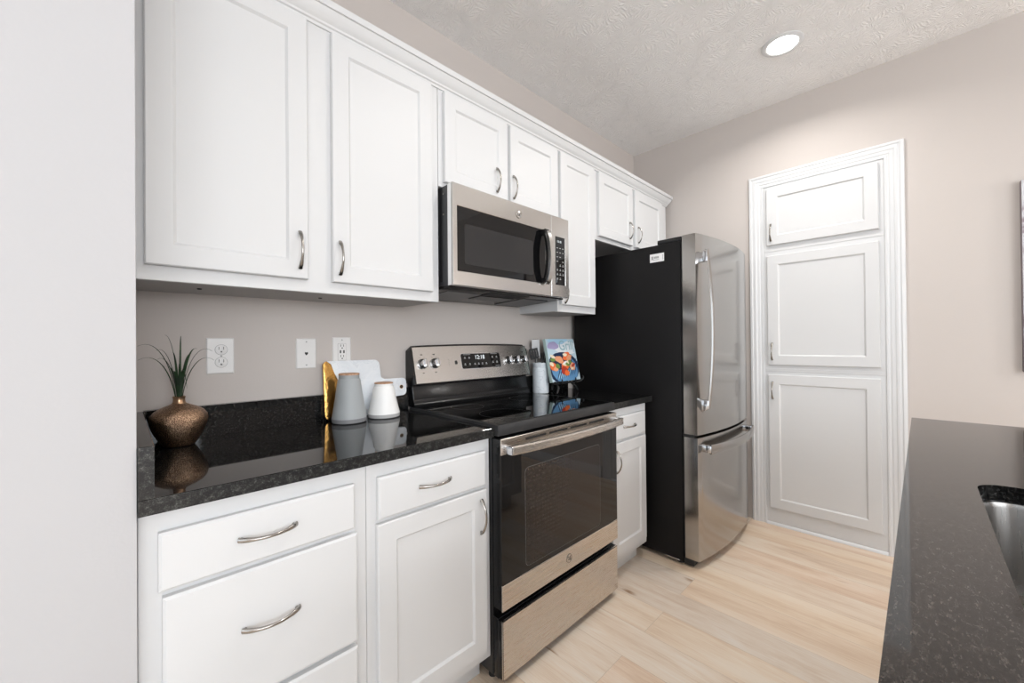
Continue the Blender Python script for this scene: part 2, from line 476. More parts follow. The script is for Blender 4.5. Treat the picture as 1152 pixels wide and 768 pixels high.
for sx_, sy_ in ((.147, -.181), (.499, -.161)):
    MB().use('hole').lathe([(.006, 0), (.006, -.0025), (.003, -.003)], (sx_, sy_, ZU + .0004), 14).build('screw', tA, label='dark screw head')
upper('short white two-door wall cabinet directly above the microwave', .9165, 1.6835, 1.866,
      [(.9381, 1.2967, 1.884, 2.2608, 1.226, 1.969, .112), (1.3176, 1.6754, 1.884, 2.2608, 1.334, 1.964, .112)])
upper('narrow white wall cabinet with one tall door right of the microwave', 1.6842, 2.0474, ZU,
      [(1.6997, 2.0252, 1.4234, 2.2608, 1.724, 1.487, .112)])
upper('short white two-door wall cabinet above the refrigerator', 2.048, 3.0246, 1.845,
      [(2.0732, 2.4791, 1.8689, 2.2608, 2.436, 1.966, .112), (2.5162, 2.925, 1.8689, 2.2608, 2.552, 1.957, .112)])
# crown moulding: profile swept along the front with a mitred return at the right end
prof = [(0.000, 2.268), (.006, 2.268), (.008, 2.276), (.013, 2.279), (.014, 2.286), (.020, 2.292), (.029, 2.305), (.034, 2.318), (.036, 2.322), (.042, 2.323), (.043, 2.3447), (0.000, 2.3447)]
b = MB().use('cab')
rs = []
for (x, corner) in ((.002, 0), (3.0246, 1)):
    rs.append([(x + (o if corner else 0), YUF - o, z) for o, z in prof])
rs.append([(3.0246 + o, YB - .001, z) for o, z in prof])
b.rings(rs)
tag(b.build('crown_molding', loc=(.002, YUF, 2.268), smooth=25), 'white crown molding running along the top of the wall cabinets', 'molding')

# ------------------------------------------------------------------ base cabinets
YBF = -.6055
ZT = .8811                       # underside of countertop
def basecab(label, x0, x1, toe_x1=None):
    t = thing('base_cabinet', label, 'cabinet', (x0, YB, 0), 'white base cabinets under the counter')
    b = MB().use('cab').box(x0 + .0006, x1 - .0006, YBF, YB - .001, .098, ZT - .0006, .001, 1)
    b.build('cabinet_box', t)
    MB().use('cab').box(x0 + .002, toe_x1 or x1 - .002, -.545, -.525, .0, .098, .001, 1).build('toe_kick', t)
    return t
t = basecab('white base cabinet with three stacked drawers at the left end', .0003, .466)
MB().use('cab').box(.0026, .0125, YBF - .0015, YBF, .098, ZT - .001).build('filler_strip', t)
for (x0, x1, z0, z1, hz) in ((.0312, .4286, .7178, .8368, .7795), (.0372, .4346, .4145, .7048, .576), (.0372, .4346, .131, .4015, .30)):
    d = door(t, (x0, YBF - .0002, z0), X, -Y, x1 - x0, z1 - z0, SLAB, 'drawer')
    pull(d, ((x0 + x1) / 2 - .006, YBF - .0192, hz), X, -Y, .118)
t = basecab('white base cabinet with one drawer above one door, left of the range', .466, .9205)
d = door(t, (.4952, YBF - .0002, .7178), X, -Y, .8914 - .4952, .8368 - .7178, SLAB, 'drawer')
pull(d, (.681, YBF - .0192, .7805), X, -Y, .116)
d = door(t, (.4922, YBF - .0002, .139), X, -Y, .8934 - .4922, .7048 - .139)
pull(d, (.865, YBF - .0192, .617), Z, -Y, .118)
t = basecab('narrow white base cabinet squeezed between the range and the refrigerator', 1.690, 2.081, 2.079)
d = door(t, (1.704, YBF - .0002, .7178), X, -Y, 2.0484 - 1.704, .8368 - .7178, SLAB, 'drawer')
pull(d, (1.869, YBF - .0192, .781), X, -Y, .116)
d = door(t, (1.704, YBF - .0002, .139), X, -Y, 2.0494 - 1.704, .7048 - .139)
pull(d, (1.742, YBF - .0192, .616), Z, -Y, .112)

# ------------------------------------------------------------------ countertops
ZCT = .9136
YCF = -.6345
def slab_edge(b, x0, x1, y0, y1, z0, z1):
    """polished slab with a rougher, speckled front edge"""
    b.use('granite'); b.box(x0, x1, y0 + .0012, y1, z0 + .0005, z1, .0008, 1)
    b.use('granite_edge'); b.box(x0, x1, y0, y0 + .0014, z0 + .0005, z1 - .0016)
    return b
t = thing('countertop', 'black granite countertop with backsplash left of the range, under the vase and jars', 'countertop', (.46, YB, ZT), 'black granite countertops along the wall')
slab_edge(MB(), .001, .9215, YCF, YB - .001, ZT, ZCT).build('slab', t)
b = MB().use('granite').box(.0262, .9195, -.045, YB - .001, ZCT, 1.0165, .0012, 1); b.build('backsplash', t)
b = MB().use('granite').box(.001, .0255, YCF + .002, -.0455, ZCT, 1.0165, .0012, 1)
b.use('granite_edge').box(.001, .0255, YCF + .0005, YCF + .0022, ZCT, 1.0158); b.build('side_splash', t)
t = thing('countertop', 'short black granite countertop between the range and the refrigerator', 'countertop', (1.9, YB, ZT), 'black granite countertops along the wall')
slab_edge(MB(), 1.6875, 2.1096, YCF, YB - .001, ZT, ZCT).build('slab', t)
MB().use('granite').box(1.6875, 2.1096, -.045, YB - .001, ZCT, 1.0165, .0012, 1).build('backsplash', t)

# ------------------------------------------------------------------ range
RX0, RX1 = .9235, 1.6835
t = thing('range', 'freestanding stainless steel and black electric range', 'oven', (1.3035, -.33, 0))
b = MB().use('char')
b.box(RX0 + .001, RX1 - .001, -.612, -.05, .03, .884, .003)
b.use('blk').box(RX0 + .004, RX1 - .004, -.640, -.612, .03, .240, .002)
b.box(RX0 + .006, RX1 - .006, -.615, -.612, .240, .884)
b.build('oven_body', t)
# cooktop: frame and glass
b = MB().use('char')
b.hexa([(RX0 - .0005, -.6559, .886), (RX1 + .0005, -.6559, .886), (RX1 + .0005, -.05, .886), (RX0 - .0005, -.05, .886),
        (RX0 - .0005, -.6535, .9245), (RX1 + .0005, -.6535, .9245), (RX1 + .0005, -.05, .9245), (RX0 - .0005, -.05, .9245)], .003)
ct = b.build('cooktop', t)
MB().use('cook').box(RX0 + .012, RX1 - .012, -.640, -.105, .9240, .9258, .0008, 1).build('glass_top', ct)
for (cx_, cy_, r_) in ((1.11, -.49, .105), (1.50, -.49, .085), (1.11, -.24, .075), (1.50, -.24, .09)):
    b = MB().use('char')
    c_ = [Vector((cx_ + math.cos(2 * PI * k / 64), cy_ + math.sin(2 * PI * k / 64), 0)) for k in range(64)]
    ctr = Vector((cx_, cy_, 0))
    b.rings([[ctr + (p - ctr) * (r_ + d_) + Z * (.92585 + h_) for p in c_] for d_, h_ in ((-.0006, 0), (-.0006, .00012), (.0006, .00012), (.0006, 0))], close=True)
    b.build('burner_ring', ct)
# oven door
DX0, DX1, DY = RX0 + .003, RX1 - .003, -.6636
b = MB().use('blk').box(DX0, DX1, DY + .004, -.618, .2744, .8765, .002, 1)
for zz in (.30, .345, .74, .82, .845): b.use('hole').box(DX0 - .0005, DX0, -.648, -.638, zz, zz + .012)
dr = b.build('oven_door', t)
b = MB().use('glass').box(DX0, DX1, DY, DY + .0042, .3655, .8200, .0006, 1)
gl = b.build('door_glass', dr)
b = MB().use('ovenrim').prism(rrect(.492, .366, .020), (1.045, DY - .0002, .386), X, Z, -Y, .0004)
b.build('window_rim', dr)
b = MB().use('ovenwin').prism(rrect(.4896, .3636, .019), (1.0462, DY - .0006, .3872), X, Z, -Y, .0003)
b.build('oven_window', dr, label='brown dotted oven window')
b = MB().use('steel_refl').box(DX0, DX1, DY - .0012, DY + .0041, .2744, .3645, .0010, 1)
b.build('lower_band', dr, label='stainless steel band with round emblem')
b = MB().use('steel_refl').box(DX0, DX1, DY - .0012, DY + .0041, .8205, .8765, .0010, 1)
ub = b.build('upper_band', dr, label='stainless steel band behind the handle')
b = MB().use('hole')
for k in range(4): b.box(1.05 + k * .135, 1.05 + k * .135 + .115, DY - .0018, DY - .0011, .8545, .8625)
b.build('vent_slot', dr, label='dark vent slots')
def emblem(parent, c, r, name='emblem'):
    A = Matrix.Rotation(PI / 2, 3, 'X')
    b = MB().use('nickel').lathe([(r, 0), (r, .0012), (r * .93, .0018), (r * .86, .0012)], c, 32, A=A)
    c = Vector(c)
    b.use('steel').lathe([(r * .86, .0012), (r * .855, .00125)], c, 32, A=A)
    b.use('char')
    b.text('GE', c + Vector((0, -.0012, 0)), X, Z, r * 1.05, depth=.0004, spacing=.8)
    for k in range(4):
        a = PI / 4 + k * PI / 2
        q = c + Vector((math.cos(a), 0, math.sin(a))) * r * .7 + Vector((0, -.0013, 0))
        b.tube([q + Vector((math.cos(a + 1.6) * (-r * .22), 0, math.sin(a + 1.6) * (-r * .22))), q, q + Vector((math.cos(a + 1.2) * r * .22, 0, math.sin(a + 1.2) * r * .22))], .0005, 6)
    return b.build(name, parent)
emblem(dr, (1.303, DY - .0012, .3215), .0185)
# handle: flat bar bowed out between two end posts
b = MB().use('steel_refl')
rs = []
HX0, HX1 = RX0 + .020, RX1 - .014
for i in range(25):
    k = i / 24
    x = HX0 + (HX1 - HX0) * k
    y = DY - .030 - .026 * (1 - (2 * k - 1) ** 2)
    z0, z1 = .8245, .8575
    rs.append([(x, y, z0 + .003), (x, y - .003, z0), (x, y - .011, z0 + .001), (x, y - .015, z0 + .006), (x, y - .015, z1 - .006), (x, y - .011, z1 - .001), (x, y - .003, z1), (x, y, z1 - .003)])
b.rings(rs)
h = b.build('handle', dr)
for xa in (HX0 - .006, HX1 - .012):
    MB().use('chrome').box(xa, xa + .018, DY - .043, DY - .001, .826, .856, .003).build('handle_post', h)
# drawer
b = MB().use('blk').box(DX0, DX1, -.655, -.640, .036, .2385, .001, 1)
b.use('steel_refl').box(DX0 + .002, DX1 - .002, DY, -.655, .0354, .2393, .0012, 1)
b.build('storage_drawer', t, label='stainless steel storage drawer')
for fx in (RX0 + .03, RX1 - .03):
    for fy in (-.58, -.10): MB().use('blkm').lathe([(.016, 0), (.016, .012), (.010, .014), (.010, .032)], (fx, fy, 0), 16).build('foot', t)
# backguard
b = MB().use('blk')
b.hexa([(RX0 + .003, -.085, .924), (RX1 - .003, -.085, .924), (RX1 - .003, -.03, .924), (RX0 + .003, -.03, .924),
        (RX0 + .003, -.062, 1.06), (RX1 - .003, -.062, 1.06), (RX1 - .003, -.02, 1.06), (RX0 + .003, -.02, 1.06)], .004)
rs = []
for i in range(7):            # glossy cove where the backguard meets the cooktop
    a = i / 6 * PI / 2
    rs.append([(RX0 + .004, -.115 + .035 * math.sin(a) - .001, .9240 + .035 * (1 - math.cos(a))), (RX1 - .004, -.115 + .035 * math.sin(a) - .001, .9240 + .035 * (1 - math.cos(a)))])
rs_ = [[r[0] for r in rs] + [Vector((RX0 + .004, -.07, .959)), Vector((RX0 + .004, -.07, .9240))], [r[1] for r in rs] + [Vector((RX1 - .004, -.07, .959)), Vector((RX1 - .004, -.07, .9240))]]
b.rings(rs_)
bgd = b.build('backguard', t)
# control housing (black) with arched top and rounded ends, slanted steel face
YB0, YB1, ZB0, ZB1 = -.102, -.062, 1.034, 1.197
def facept(x, z, d=0.0):      # point on the slanted face, d outward
    k = (z - ZB0) / (ZB1 - ZB0)
    n = Vector((0, -(ZB1 - ZB0), -(YB1 - YB0) * -1)).normalized()
    n = Vector((0, -(ZB1 - ZB0), (YB1 - YB0))).normalized()
    return Vector((x, YB0 + (YB1 - YB0) * k, z)) + n * d
FN = (facept(0, 1.1, 1) - facept(0, 1.1, 0)).normalized()
FV = (facept(0, ZB1) - facept(0, ZB0)).normalized()
b = MB().use('blk')
rs = []
for i in range(31):
    k = i / 30; x = RX0 - .001 + (RX1 - RX0 + .002) * k
    e = min(k, 1 - k) * (RX1 - RX0)
    top = ZB1 + .004 + .007 * (1 - (2 * k - 1) ** 2) - (.022 * max(0, 1 - e / .03) ** 2)
    p0, p1 = facept(x, ZB0 - .004), facept(x, top)
    rs.append([(x, p0.y, p0.z), (x, p1.y, p1.z), (x, p1.y + .006, p1.z + .004), (x, -.0195, p1.z + .003), (x, -.0195, ZB0), (x, -.060, ZB0 - .006)])
b.rings(rs)
cp = b.build('control_housing', bgd)
b = MB().use('steel')
rs = []
n = 30
for i in range(n + 1):
    k = i / n; x = RX0 + .006 + (RX1 - RX0 - .014) * k
    top = ZB1 + .006 * (1 - (2 * k - 1) ** 2)
    rs.append([facept(x, ZB0, .0005), facept(x, ZB0, .0022), facept(x, top, .0022), facept(x, top, .0005)])
b.rings(rs)
panel_mb = b
b = MB().use('chrome').prism([(u - .003, v_ - .003) for u, v_ in rrect(.266, .083, .012)], facept(1.198, 1.087, .0022), X, FV, FN, .0006)
b.use('glass').prism(rrect(.260, .077, .010), facept(1.198, 1.087, .0028), X, FV, FN, .0012)
b.use('digits').text('12:18', facept(1.318, 1.142, .0041), X, FV, .030, depth=.0001)
b.use('greyink')
for (px, pz, w_) in ((1.212, 1.156, .045), (1.395, 1.157, .045), (1.42, 1.094, .03)):
    b.prism([(0, 0), (w_, 0), (w_, .002), (0, .002)], facept(px, pz, .0040), X, FV, FN, .0002)
for (px, pz) in ((1.215, 1.137), (1.243, 1.137), (1.400, 1.137), (1.430, 1.137), (1.212, 1.105), (1.242, 1.105), (1.275, 1.105), (1.30, 1.105), (1.325, 1.105), (1.352, 1.105), (1.400, 1.11), (1.428, 1.11)):
    b.prism([(u, v_) for u, v_ in ((0, 0), (.011, 0), (.011, .003), (0, .003))], facept(px, pz, .0040), X, FV, FN, .0002)
    b.prism([(u, v_) for u, v_ in ((.002, .005), (.009, .005), (.009, .009), (.002, .009))], facept(px, pz, .0040), X, FV, FN, .0002)
b.build('display', bgd, label='black glass clock and keypad display')
b = panel_mb.use('ink')
b.prism(rrect(.014, .018, .003), facept(1.157, 1.112, .0022), X, FV, FN, .0015)
for kx in (.973, 1.040, 1.523, 1.583, 1.643):
    for a in range(6):
        an = PI * (1.15 - .26 * a)
        q = facept(kx + .030 * math.cos(an), 1.121 + .030 * math.sin(an), .0022)
        b.prism([(-.0016, -.0012), (.0016, -.0012), (.0016, .0012), (-.0016, .0012)], q, X, FV, FN, .0001)
    b.prism([(-.006, -.002), (.006, -.002), (.006, .002), (-.006, .002)], facept(kx, 1.163, .0022), X, FV, FN, .0001)
    b.prism([(-.005, -.0015), (.005, -.0015), (.005, .0015), (-.005, .0015)], facept(kx, 1.080, .0022), X, FV, FN, .0001)
for q in (1.112, 1.124, 1.136): b.prism([(-.0016, -.0016), (.0016, -.0016), (.0016, .0016), (-.0016, .0016)], facept(1.122, q, .0022), X, FV, FN, .0001)
b.build('control_panel', bgd, label='slanted stainless steel control panel')
KA = Matrix((X, FV, FN)).transposed()
for kx in (.973, 1.040, 1.523, 1.583, 1.643):
    b = MB().use('chrome').lathe([(.0235, 0), (.0240, .004), (.0215, .006), (.0195, .010), (.0185, .022), (.0165, .026)], facept(kx, 1.121, .0022), 36, A=KA)
    p = facept(kx, 1.121, .0262)
    b.hexa([p + X * u + FV * v_ + FN * w_ for w_ in (-.004, .010) for u, v_ in ((-.0055, -.0185), (.0055, -.0185), (.0055, .0185), (-.0055, .0185))], .002)
    b.build('knob', bgd, label='chrome burner knob')

# ------------------------------------------------------------------ microwave
MX0, MX1, MZ0, MZ1 = .9262, 1.6815, 1.4486, 1.8625
MYF = -.392
t = thing('microwave', 'stainless steel over-the-range microwave with black window', 'microwave', (1.3035, YB - .002, MZ0))
b = MB().use('mwside').box(MX0 + .003, MX1 - .003, -.352, YB - .002, MZ0 + .004, MZ1, .002, 1)
b.use('blkm').box(MX0 + .001, MX0 + .0029, -.315, -.300, MZ0 + .02, MZ1 - .01)          # pressed ribs on the visible side
b.use('mwside').box(MX0 + .0012, MX0 + .0029, -.290, -.2, MZ0 + .09, MZ1 - .05, .0006, 1)
b.use('nickel')
for zz in (1.83, 1.745, 1.66, 1.52): b.lathe([(.004, 0), (.004, .0015), (.002, .002)], (MX0 + .0029, -.326 if zz > 1.7 else -.29, zz), 10, A=Matrix.Rotation(-PI / 2, 3, 'Y'))
b.build('microwave_body', t)
# underside pan, sloping down to the back
b = MB().use('blk')
b.hexa([(MX0 + .006, -.352, MZ0 - .004), (MX1 - .006, -.352, MZ0 - .004), (MX1 - .02, YB - .004, MZ0 - .022), (MX0 + .006, YB - .004, MZ0 - .022),
        (MX0 + .006, -.352, MZ0 + .004), (MX1 - .006, -.352, MZ0 + .004), (MX1 - .006, YB - .004, MZ0 + .004), (MX0 + .006, YB - .004, MZ0 + .004)], .002)
pan = b.build('underside_pan', t)
def panz(y): return MZ0 - .004 - .018 * (-.352 - y) / (-.352 + .019)
b = MB()
for (x0, x1, y0, y1, mt, nm_) in ((MX0 + .05, MX0 + .24, -.28, -.06, 'mwside', 'filter_grille'), (MX1 - .24, MX1 - .05, -.28, -.06, 'mwside', 'filter_grille'), (1.17, 1.43, -.335, -.265, 'hole', 'lamp_recess'), (1.19, 1.41, -.245, -.15, 'char', 'lamp_cover')):
    b = MB().use(mt).hexa([(x0, y0, panz(y0) - .003), (x1, y0, panz(y0) - .003), (x1, y1, panz(y1) - .003), (x0, y1, panz(y1) - .003),
                    (x0, y0, panz(y0) + .001), (x1, y0, panz(y0) + .001), (x1, y1, panz(y1) + .001), (x0, y1, panz(y1) + .001)], .001, 1)
    b.build(nm_, t)
XS = 1.5335
def front_plate(b, x0, x1, hole, y0, y1, bev=.0015):
    """rectangular plate in the xz plane with a rectangular opening"""
    hx0, hx1, hz0, hz1 = hole
    z0, z1 = MZ0 + .001, MZ1 - .001
    P = lambda x, y, z: Vector((x, y, z))
    def ring(i, y, inner=False):
        if inner: return [P(hx0 - i, y, hz0 - i), P(hx1 + i, y, hz0 - i), P(hx1 + i, y, hz1 + i), P(hx0 - i, y, hz1 + i)]
        return [P(x0 + i, y, z0 + i), P(x1 - i, y, z0 + i), P(x1 - i, y, z1 - i), P(x0 + i, y, z1 - i)]
    b.rings([ring(0, y1), ring(0, y0 + bev), ring(bev, y0), ring(bev, y0, True), ring(0, y0 + bev, True), ring(0, y1, True)], False, False)
    b.rings([ring(0, y1, True), ring(0, y1)], False, False)
    return b
b = MB().use('steel'); front_plate(b, MX0, XS - .001, (.9485, 1.489, 1.508, 1.772), MYF, -.356)
b.use('label').box(MX0 - .0003, MX0, MYF + .012, -.357, MZ0 + .002, MZ1 - .002)
d = b.build('microwave_door', t)
MB().use('glass').box(.9485, 1.489, MYF + .002, -.358, 1.508, 1.772).build('door_glass', d, label='black glass window')
MB().use('mwin').prism(rrect(.415, .165, .012), (.985, MYF + .0019, 1.54), X, Z, -Y, .0004).build('mesh_window', d, label='dark grey mesh window')
emblem(d, (1.302, MYF - .0002, 1.811), .0185)
# handle: black loop with a bowed steel face
b = MB().use('blk')
ys = lambda k: MYF - .010 - .034 * (1 - (2 * k - 1) ** 2) ** .6
rs = []
for i in range(21):
    k = i / 20; z = 1.508 + .262 * k; y = ys(k)
    rs.append([(1.452, y + .010, z), (1.452, y - .003, z), (1.486, y - .003, z), (1.486, y + .010, z)])
b.rings(rs)
for zz in (1.510, 1.748): b.box(1.455, 1.484, MYF - .030, MYF + .001, zz, zz + .022, .002)
hh = b.build('handle', d, label='black looped handle')
b = MB().use('steel')
rs = []
for i in range(21):
    k = i / 20; z = 1.503 + .272 * k; y = ys(k) - .003
    rs.append([(1.466, y, z), (1.467, y - .006, z), (1.492, y - .006, z), (1.494, y, z)])
b.rings(rs); b.build('handle_face', hh, label='bowed steel handle face')
b = MB().use('steel'); front_plate(b, XS + .001, MX1 - .006, (1.566, 1.646, 1.512, 1.758), MYF, -.356)
b.use('char').box(MX1 - .006, MX1, MYF + .004, -.356, MZ0 + .001, MZ1 - .001, .003)
cpn = b.build('control_frame', t)
b = MB().use('glass').box(1.566, 1.646, MYF + .0015, -.358, 1.512, 1.758)
b.use('digits').text('12:18', (1.598, MYF + .0014, 1.735), X, Z, .016, depth=.0001)
b.use('greyink')
for r in range(8):
    for c in range(3):
        if (r + c) % 5 == 4: continue
        z = 1.700 - r * .023; x = 1.577 + c * .023
        b.prism([(0, 0), (.011, 0), (.011, .0035), (0, .0035)], (x, MYF + .0014, z), X, Z, -Y, .0002)
        if r > 3: b.prism([(.003, .006), (.008, .006), (.008, .010), (.003, .010)], (x, MYF + .0014, z), X, Z, -Y, .0002)
b.build('keypad', t, label='black touch keypad')

# ------------------------------------------------------------------ refrigerator (stands turned by about a degree)
FX0, FX1 = 2.155, 2.985
FYC, FYD, BUL = -.780, -.860, .042
t = thing('refrigerator', 'tall stainless steel refrigerator with black sides and bottom freezer drawer', 'refrigerator', (FX0, FYC, 0))
b = MB().use('fcase').box(FX0, FX1, FYC, -.055, .022, 1.763, .004)
b.build('fridge_case', t, label='black textured case')
def fy(x, extra=0): 
    k = (x - FX0) / (FX1 - FX0)
    return FYD - BUL * (1 - (2 * k - 1) ** 2) - extra
def fdoor(z0, z1, topcap):
    pl = [(FX0 + .003, FYC - .010)]
    for i in range(33):
        k = i / 32; x = FX0 + .003 + (FX1 - FX0 - .006) * k
        y = fy(x)
        if k > .96: y += .02 * ((k - .96) / .04) ** 2
        pl.append((x, y))
    pl.append((FX1 - .003, FYC - .010))
    b = MB().use('steel_v').prism(pl, (0, 0, z0), X, Y, Z, z1 - z0, .0018, 2)
    b.use('blkm').box(FX0 + .012, FX1 - .012, FYC - .012, FYC + .0002, z0 + .01, z1 - .01)
    return b
d1 = fdoor(.7155, 1.7905, True).build('fridge_door', t)
d2 = fdoor(.047, .7005, False).build('freezer_drawer', t)
MB().use('blkm').box(FX0 + .01, FX1 - .01, FYC - .06, FYC + .001, .700, .716).build('door_gasket', t)
MB().use('blkm').box(FX0 + .012, FX1 - .012, FYC - .050, FYC, .008, .046, .003).build('toe_grille', t)
# upper handle
hx = FX0 + .058
b = MB().use('steel_v')
rs = []
for i in range(33):
    k = i / 32; z = .858 + (1.705 - .858) * k
    y = fy(hx) - .030 - .026 * (1 - (2 * k - 1) ** 2)
    w_ = .0115
    rs.append([(hx - w_, y + .004, z), (hx - w_ + .002, y - .003, z), (hx, y - .007, z), (hx + w_ - .002, y - .003, z), (hx + w_, y + .004, z), (hx + w_ - .003, y + .008, z), (hx - w_ + .003, y + .008, z)])
b.rings(rs); hb = b.build('handle', d1, label='long bowed vertical handle')
for z0 in (.835, 1.640):
    b = MB().use('chrome')
    b.hexa([(hx - .013, fy(hx) - .034, z0 + (.022 if z0 < 1 else 0)), (hx + .013, fy(hx) - .034, z0 + (.022 if z0 < 1 else 0)), (hx + .014, fy(hx) + .004, z0), (hx - .014, fy(hx) + .004, z0),
            (hx - .013, fy(hx) - .034, z0 + .066), (hx + .013, fy(hx) - .034, z0 + .066), (hx + .014, fy(hx) + .004, z0 + (.066 if z0 < 1 else .05)), (hx - .014, fy(hx) + .004, z0 + (.066 if z0 < 1 else .05))], .003)
    b.build('handle_mount', hb, label='chrome handle mount')
# freezer handle
b = MB().use('steel_v')
rs = []
a0, a1 = FX0 + .055, FX1 - .050
for i in range(33):
    k = i / 32; x = a0 + (a1 - a0) * k
    y = fy(x) - .036 - .012 * (1 - (2 * k - 1) ** 2)
    rs.append([(x, y + .006, .618), (x, y - .003, .615), (x, y - .007, .621), (x, y - .007, .659), (x, y - .003, .665), (x, y + .006, .662)])
b.rings(rs); hb = b.build('handle', d2, label='wide bowed horizontal handle')
for x in (a0 - .004, a1 - .020):
    MB().use('chrome').box(x, x + .024, fy(x + .012) - .040, fy(x + .012) + .004, .622, .660, .003).build('handle_mount', hb, label='chrome handle mount')
# hinge covers, feet, sticker, hinge bumps
MB().use('blk').prism([(.0, .0), (.11, .0), (.11, -.10), (.085, -.128), (.03, -.135), (.0, -.135)], (FX0 + .004, FYC + .130, 1.7628), X, Y, Z, .026, .004).build('hinge_cover', t)
MB().use('blk').prism([(.0, .0), (.11, .0), (.11, -.135), (.08, -.135), (.02, -.128), (.0, -.10)], (FX1 - .114, FYC + .130, 1.7628), X, Y, Z, .026, .004).build('hinge_cover', t)
b = MB().use('label').box(FX0 - .0008, FX0, -.690, -.606, 1.668, 1.715)
b.use('greyink').box(FX0 - .0011, FX0 - .0008, -.660, -.630, 1.688, 1.700).box(FX0 - .0011, FX0 - .0008, -.627, -.615, 1.682, 1.702).box(FX0 - .0011, FX0 - .0008, -.684, -.681, 1.676, 1.706)
for k in range(5): b.box(FX0 - .0011, FX0 - .0008, -.660 + k * .007, -.656 + k * .007, 1.678, 1.684)
b.build('sticker', t, label='small white sticker')
b = MB().use('char').lathe([(.006, 0), (.006, .003), (.003, .004)], (FX1 - .003, FYD + .02, 1.60), 10, A=Matrix.Rotation(PI / 2, 3, 'Y')).build('door_plug', t)
for fx in (FX0 + .04, FX1 - .04):
    for fy_ in (FYC + .03, -.12): MB().use('blkm').lathe([(.02, 0), (.02, .012), (.012, .014), (.012, .024)], (fx, fy_, 0), 16).build('foot', t)
MB().use('chrome').box(FX0 - .001, FX0 + .004, FYC + .02, FYC + .10, .020, .026, .001).build('bottom_rail', t)
t.rotation_euler = (0, 0, math.radians(-.9))

# ------------------------------------------------------------------ pantry cabinet in the right wall
t = thing('pantry_cabinet', 'tall white built-in pantry cabinet with three stacked doors in the right wall', 'cabinet', (XR, -1.25, 0))
N = -X
PY0, PY1, PZT = -.876, -1.638, 2.322         # outer edges of casing (left, right as seen)
CW = .084
cprof = [(0, 0), (0, .012), (.003, .018), (.016, .021), (.020, .017), (.026, .017), (.030, .019), (.040, .018), (.045, .015), (.060, .014), (.064, .011), (.070, .011), (.073, .013), (CW - .002, .012), (CW, .009), (CW, 0)]
b = MB().use('trimw')
rows = []
for i, d_ in cprof:
    rows.append([(XR - d_, PY0 - i, 0), (XR - d_, PY0 - i, PZT - i), (XR - d_, PY1 + i, PZT - i), (XR - d_, PY1 + i, 0)])
b.strip(rows)
b.build('casing', t, smooth=25)
b = MB().use('cab')
IY0, IY1 = PY0 - CW, PY1 + CW
b.box(XR - .006, XR - .0002, IY1 + .0005, IY0 - .0005, .02, PZT - CW - .0005)
b.build('face_frame', t)
for zz in (1.815, 1.0225):
    MB().use('cab').box(XR - .0085, XR - .006, IY1 + .001, IY0 - .001, zz - .0105, zz + .0105, .001, 1).build('frame_rail', t)
b = MB().use('trimw')
rs = []
for yy in (IY0 - .0005, IY1 + .0005):
    rs.append([(XR - .006, yy, 0), (XR - .018, yy, 0), (XR - .0175, yy, .006), (XR - .013, yy, .013), (XR - .006, yy, .018)])
b.rings(rs); b.build('shoe_molding', t)
DY0, DY1 = -.980, -1.531
PSH = [(0, 0), (0, .0155), (.003, .019), (.060, .019), (.0625, .0165), (.068, .0115)]
for (z0, z1, hz) in ((1.845, 2.219, 1.927), (1.056, 1.776, 1.144), (.116, .992, .888)):
    d = MB().use('cab').panel((XR - .0062, DY0, z0), -Y, Z, N, DY0 - DY1, z1 - z0, PSH).build('door', t, smooth=20)
    pull(d, (XR - .0252, DY0 - .026, hz), Z, N, .112)

# ------------------------------------------------------------------ island
IX0, IX1, IYL, IYR = .18, 2.152, -1.6635, -2.66
ZI = .9136
t = thing('island_countertop', 'dark flecked granite island countertop with a sink cutout', 'countertop', (1.2, -2.1, ZT))
SX0, SX1, SY0, SY1 = .44, 1.262, -1.7685, -2.205     # sink cutout
hole = [(SX0 + u, SY1 + v_) for u, v_ in rrect(SX1 - SX0, SY0 - SY1, .05, 8)]
outer = [(IX0, IYR), (IX1, IYR), (IX1, IYL), (IX0, IYL)]
b = MB().use('granite_island')
def plate_with_hole(b, z, flip):
    bm = b.bm
    ov = [bm.verts.new((x, y, z)) for x, y in outer]; hv = [bm.verts.new((x, y, z)) for x, y in hole]
    es = [bm.edges.new((ov[i], ov[(i + 1) % 4])) for i in range(4)] + [bm.edges.new((hv[i], hv[(i + 1) % len(hv)])) for i in range(len(hv))]
    r = bmesh.ops.triangle_fill(bm, edges=es, use_beauty=True, use_dissolve=False)
    for f in r['geom']:
        if isinstance(f, bmesh.types.BMFace): f.material_index = b.cur
    return ov, hv
o1, h1 = plate_with_hole(b, ZI, False)
o0, h0 = plate_with_hole(b, ZT, True)
for A_, B_ in ((o0, o1), (h0, h1)):
    n = len(A_)
    if n > 4: b.use('granite')
    for i in range(n): b.face([A_[i], A_[(i + 1) % n], B_[(i + 1) % n], B_[i]])
b.build('slab', t)
t2 = thing('kitchen_sink', 'stainless steel undermount sink set in the island countertop', 'sink', ((SX0 + SX1) / 2, (SY0 + SY1) / 2, .68))
b = MB().use('steel_sink')
def srr(i, z, r=.05): return [(SX0 + i + u, SY1 + i + v_, z) for u, v_ in rrect(SX1 - SX0 - 2 * i, SY0 - SY1 - 2 * i, r, 8)]
b.rings([srr(-.016, ZT - .0005, .06), srr(.004, ZT - .0005), srr(.006, ZT - .01, .05), srr(.012, .74, .05), srr(.020, .708, .05), srr(.045, .700, .05), srr(.17, .694, .03)], False, True)
b.rings([srr(-.016, ZT - .0005, .06), srr(-.016, ZT - .003, .06), srr(.003, ZT - .003), srr(.003, .70), srr(.05, .69)], False, True)
b.build('basin', t2, normals=False)
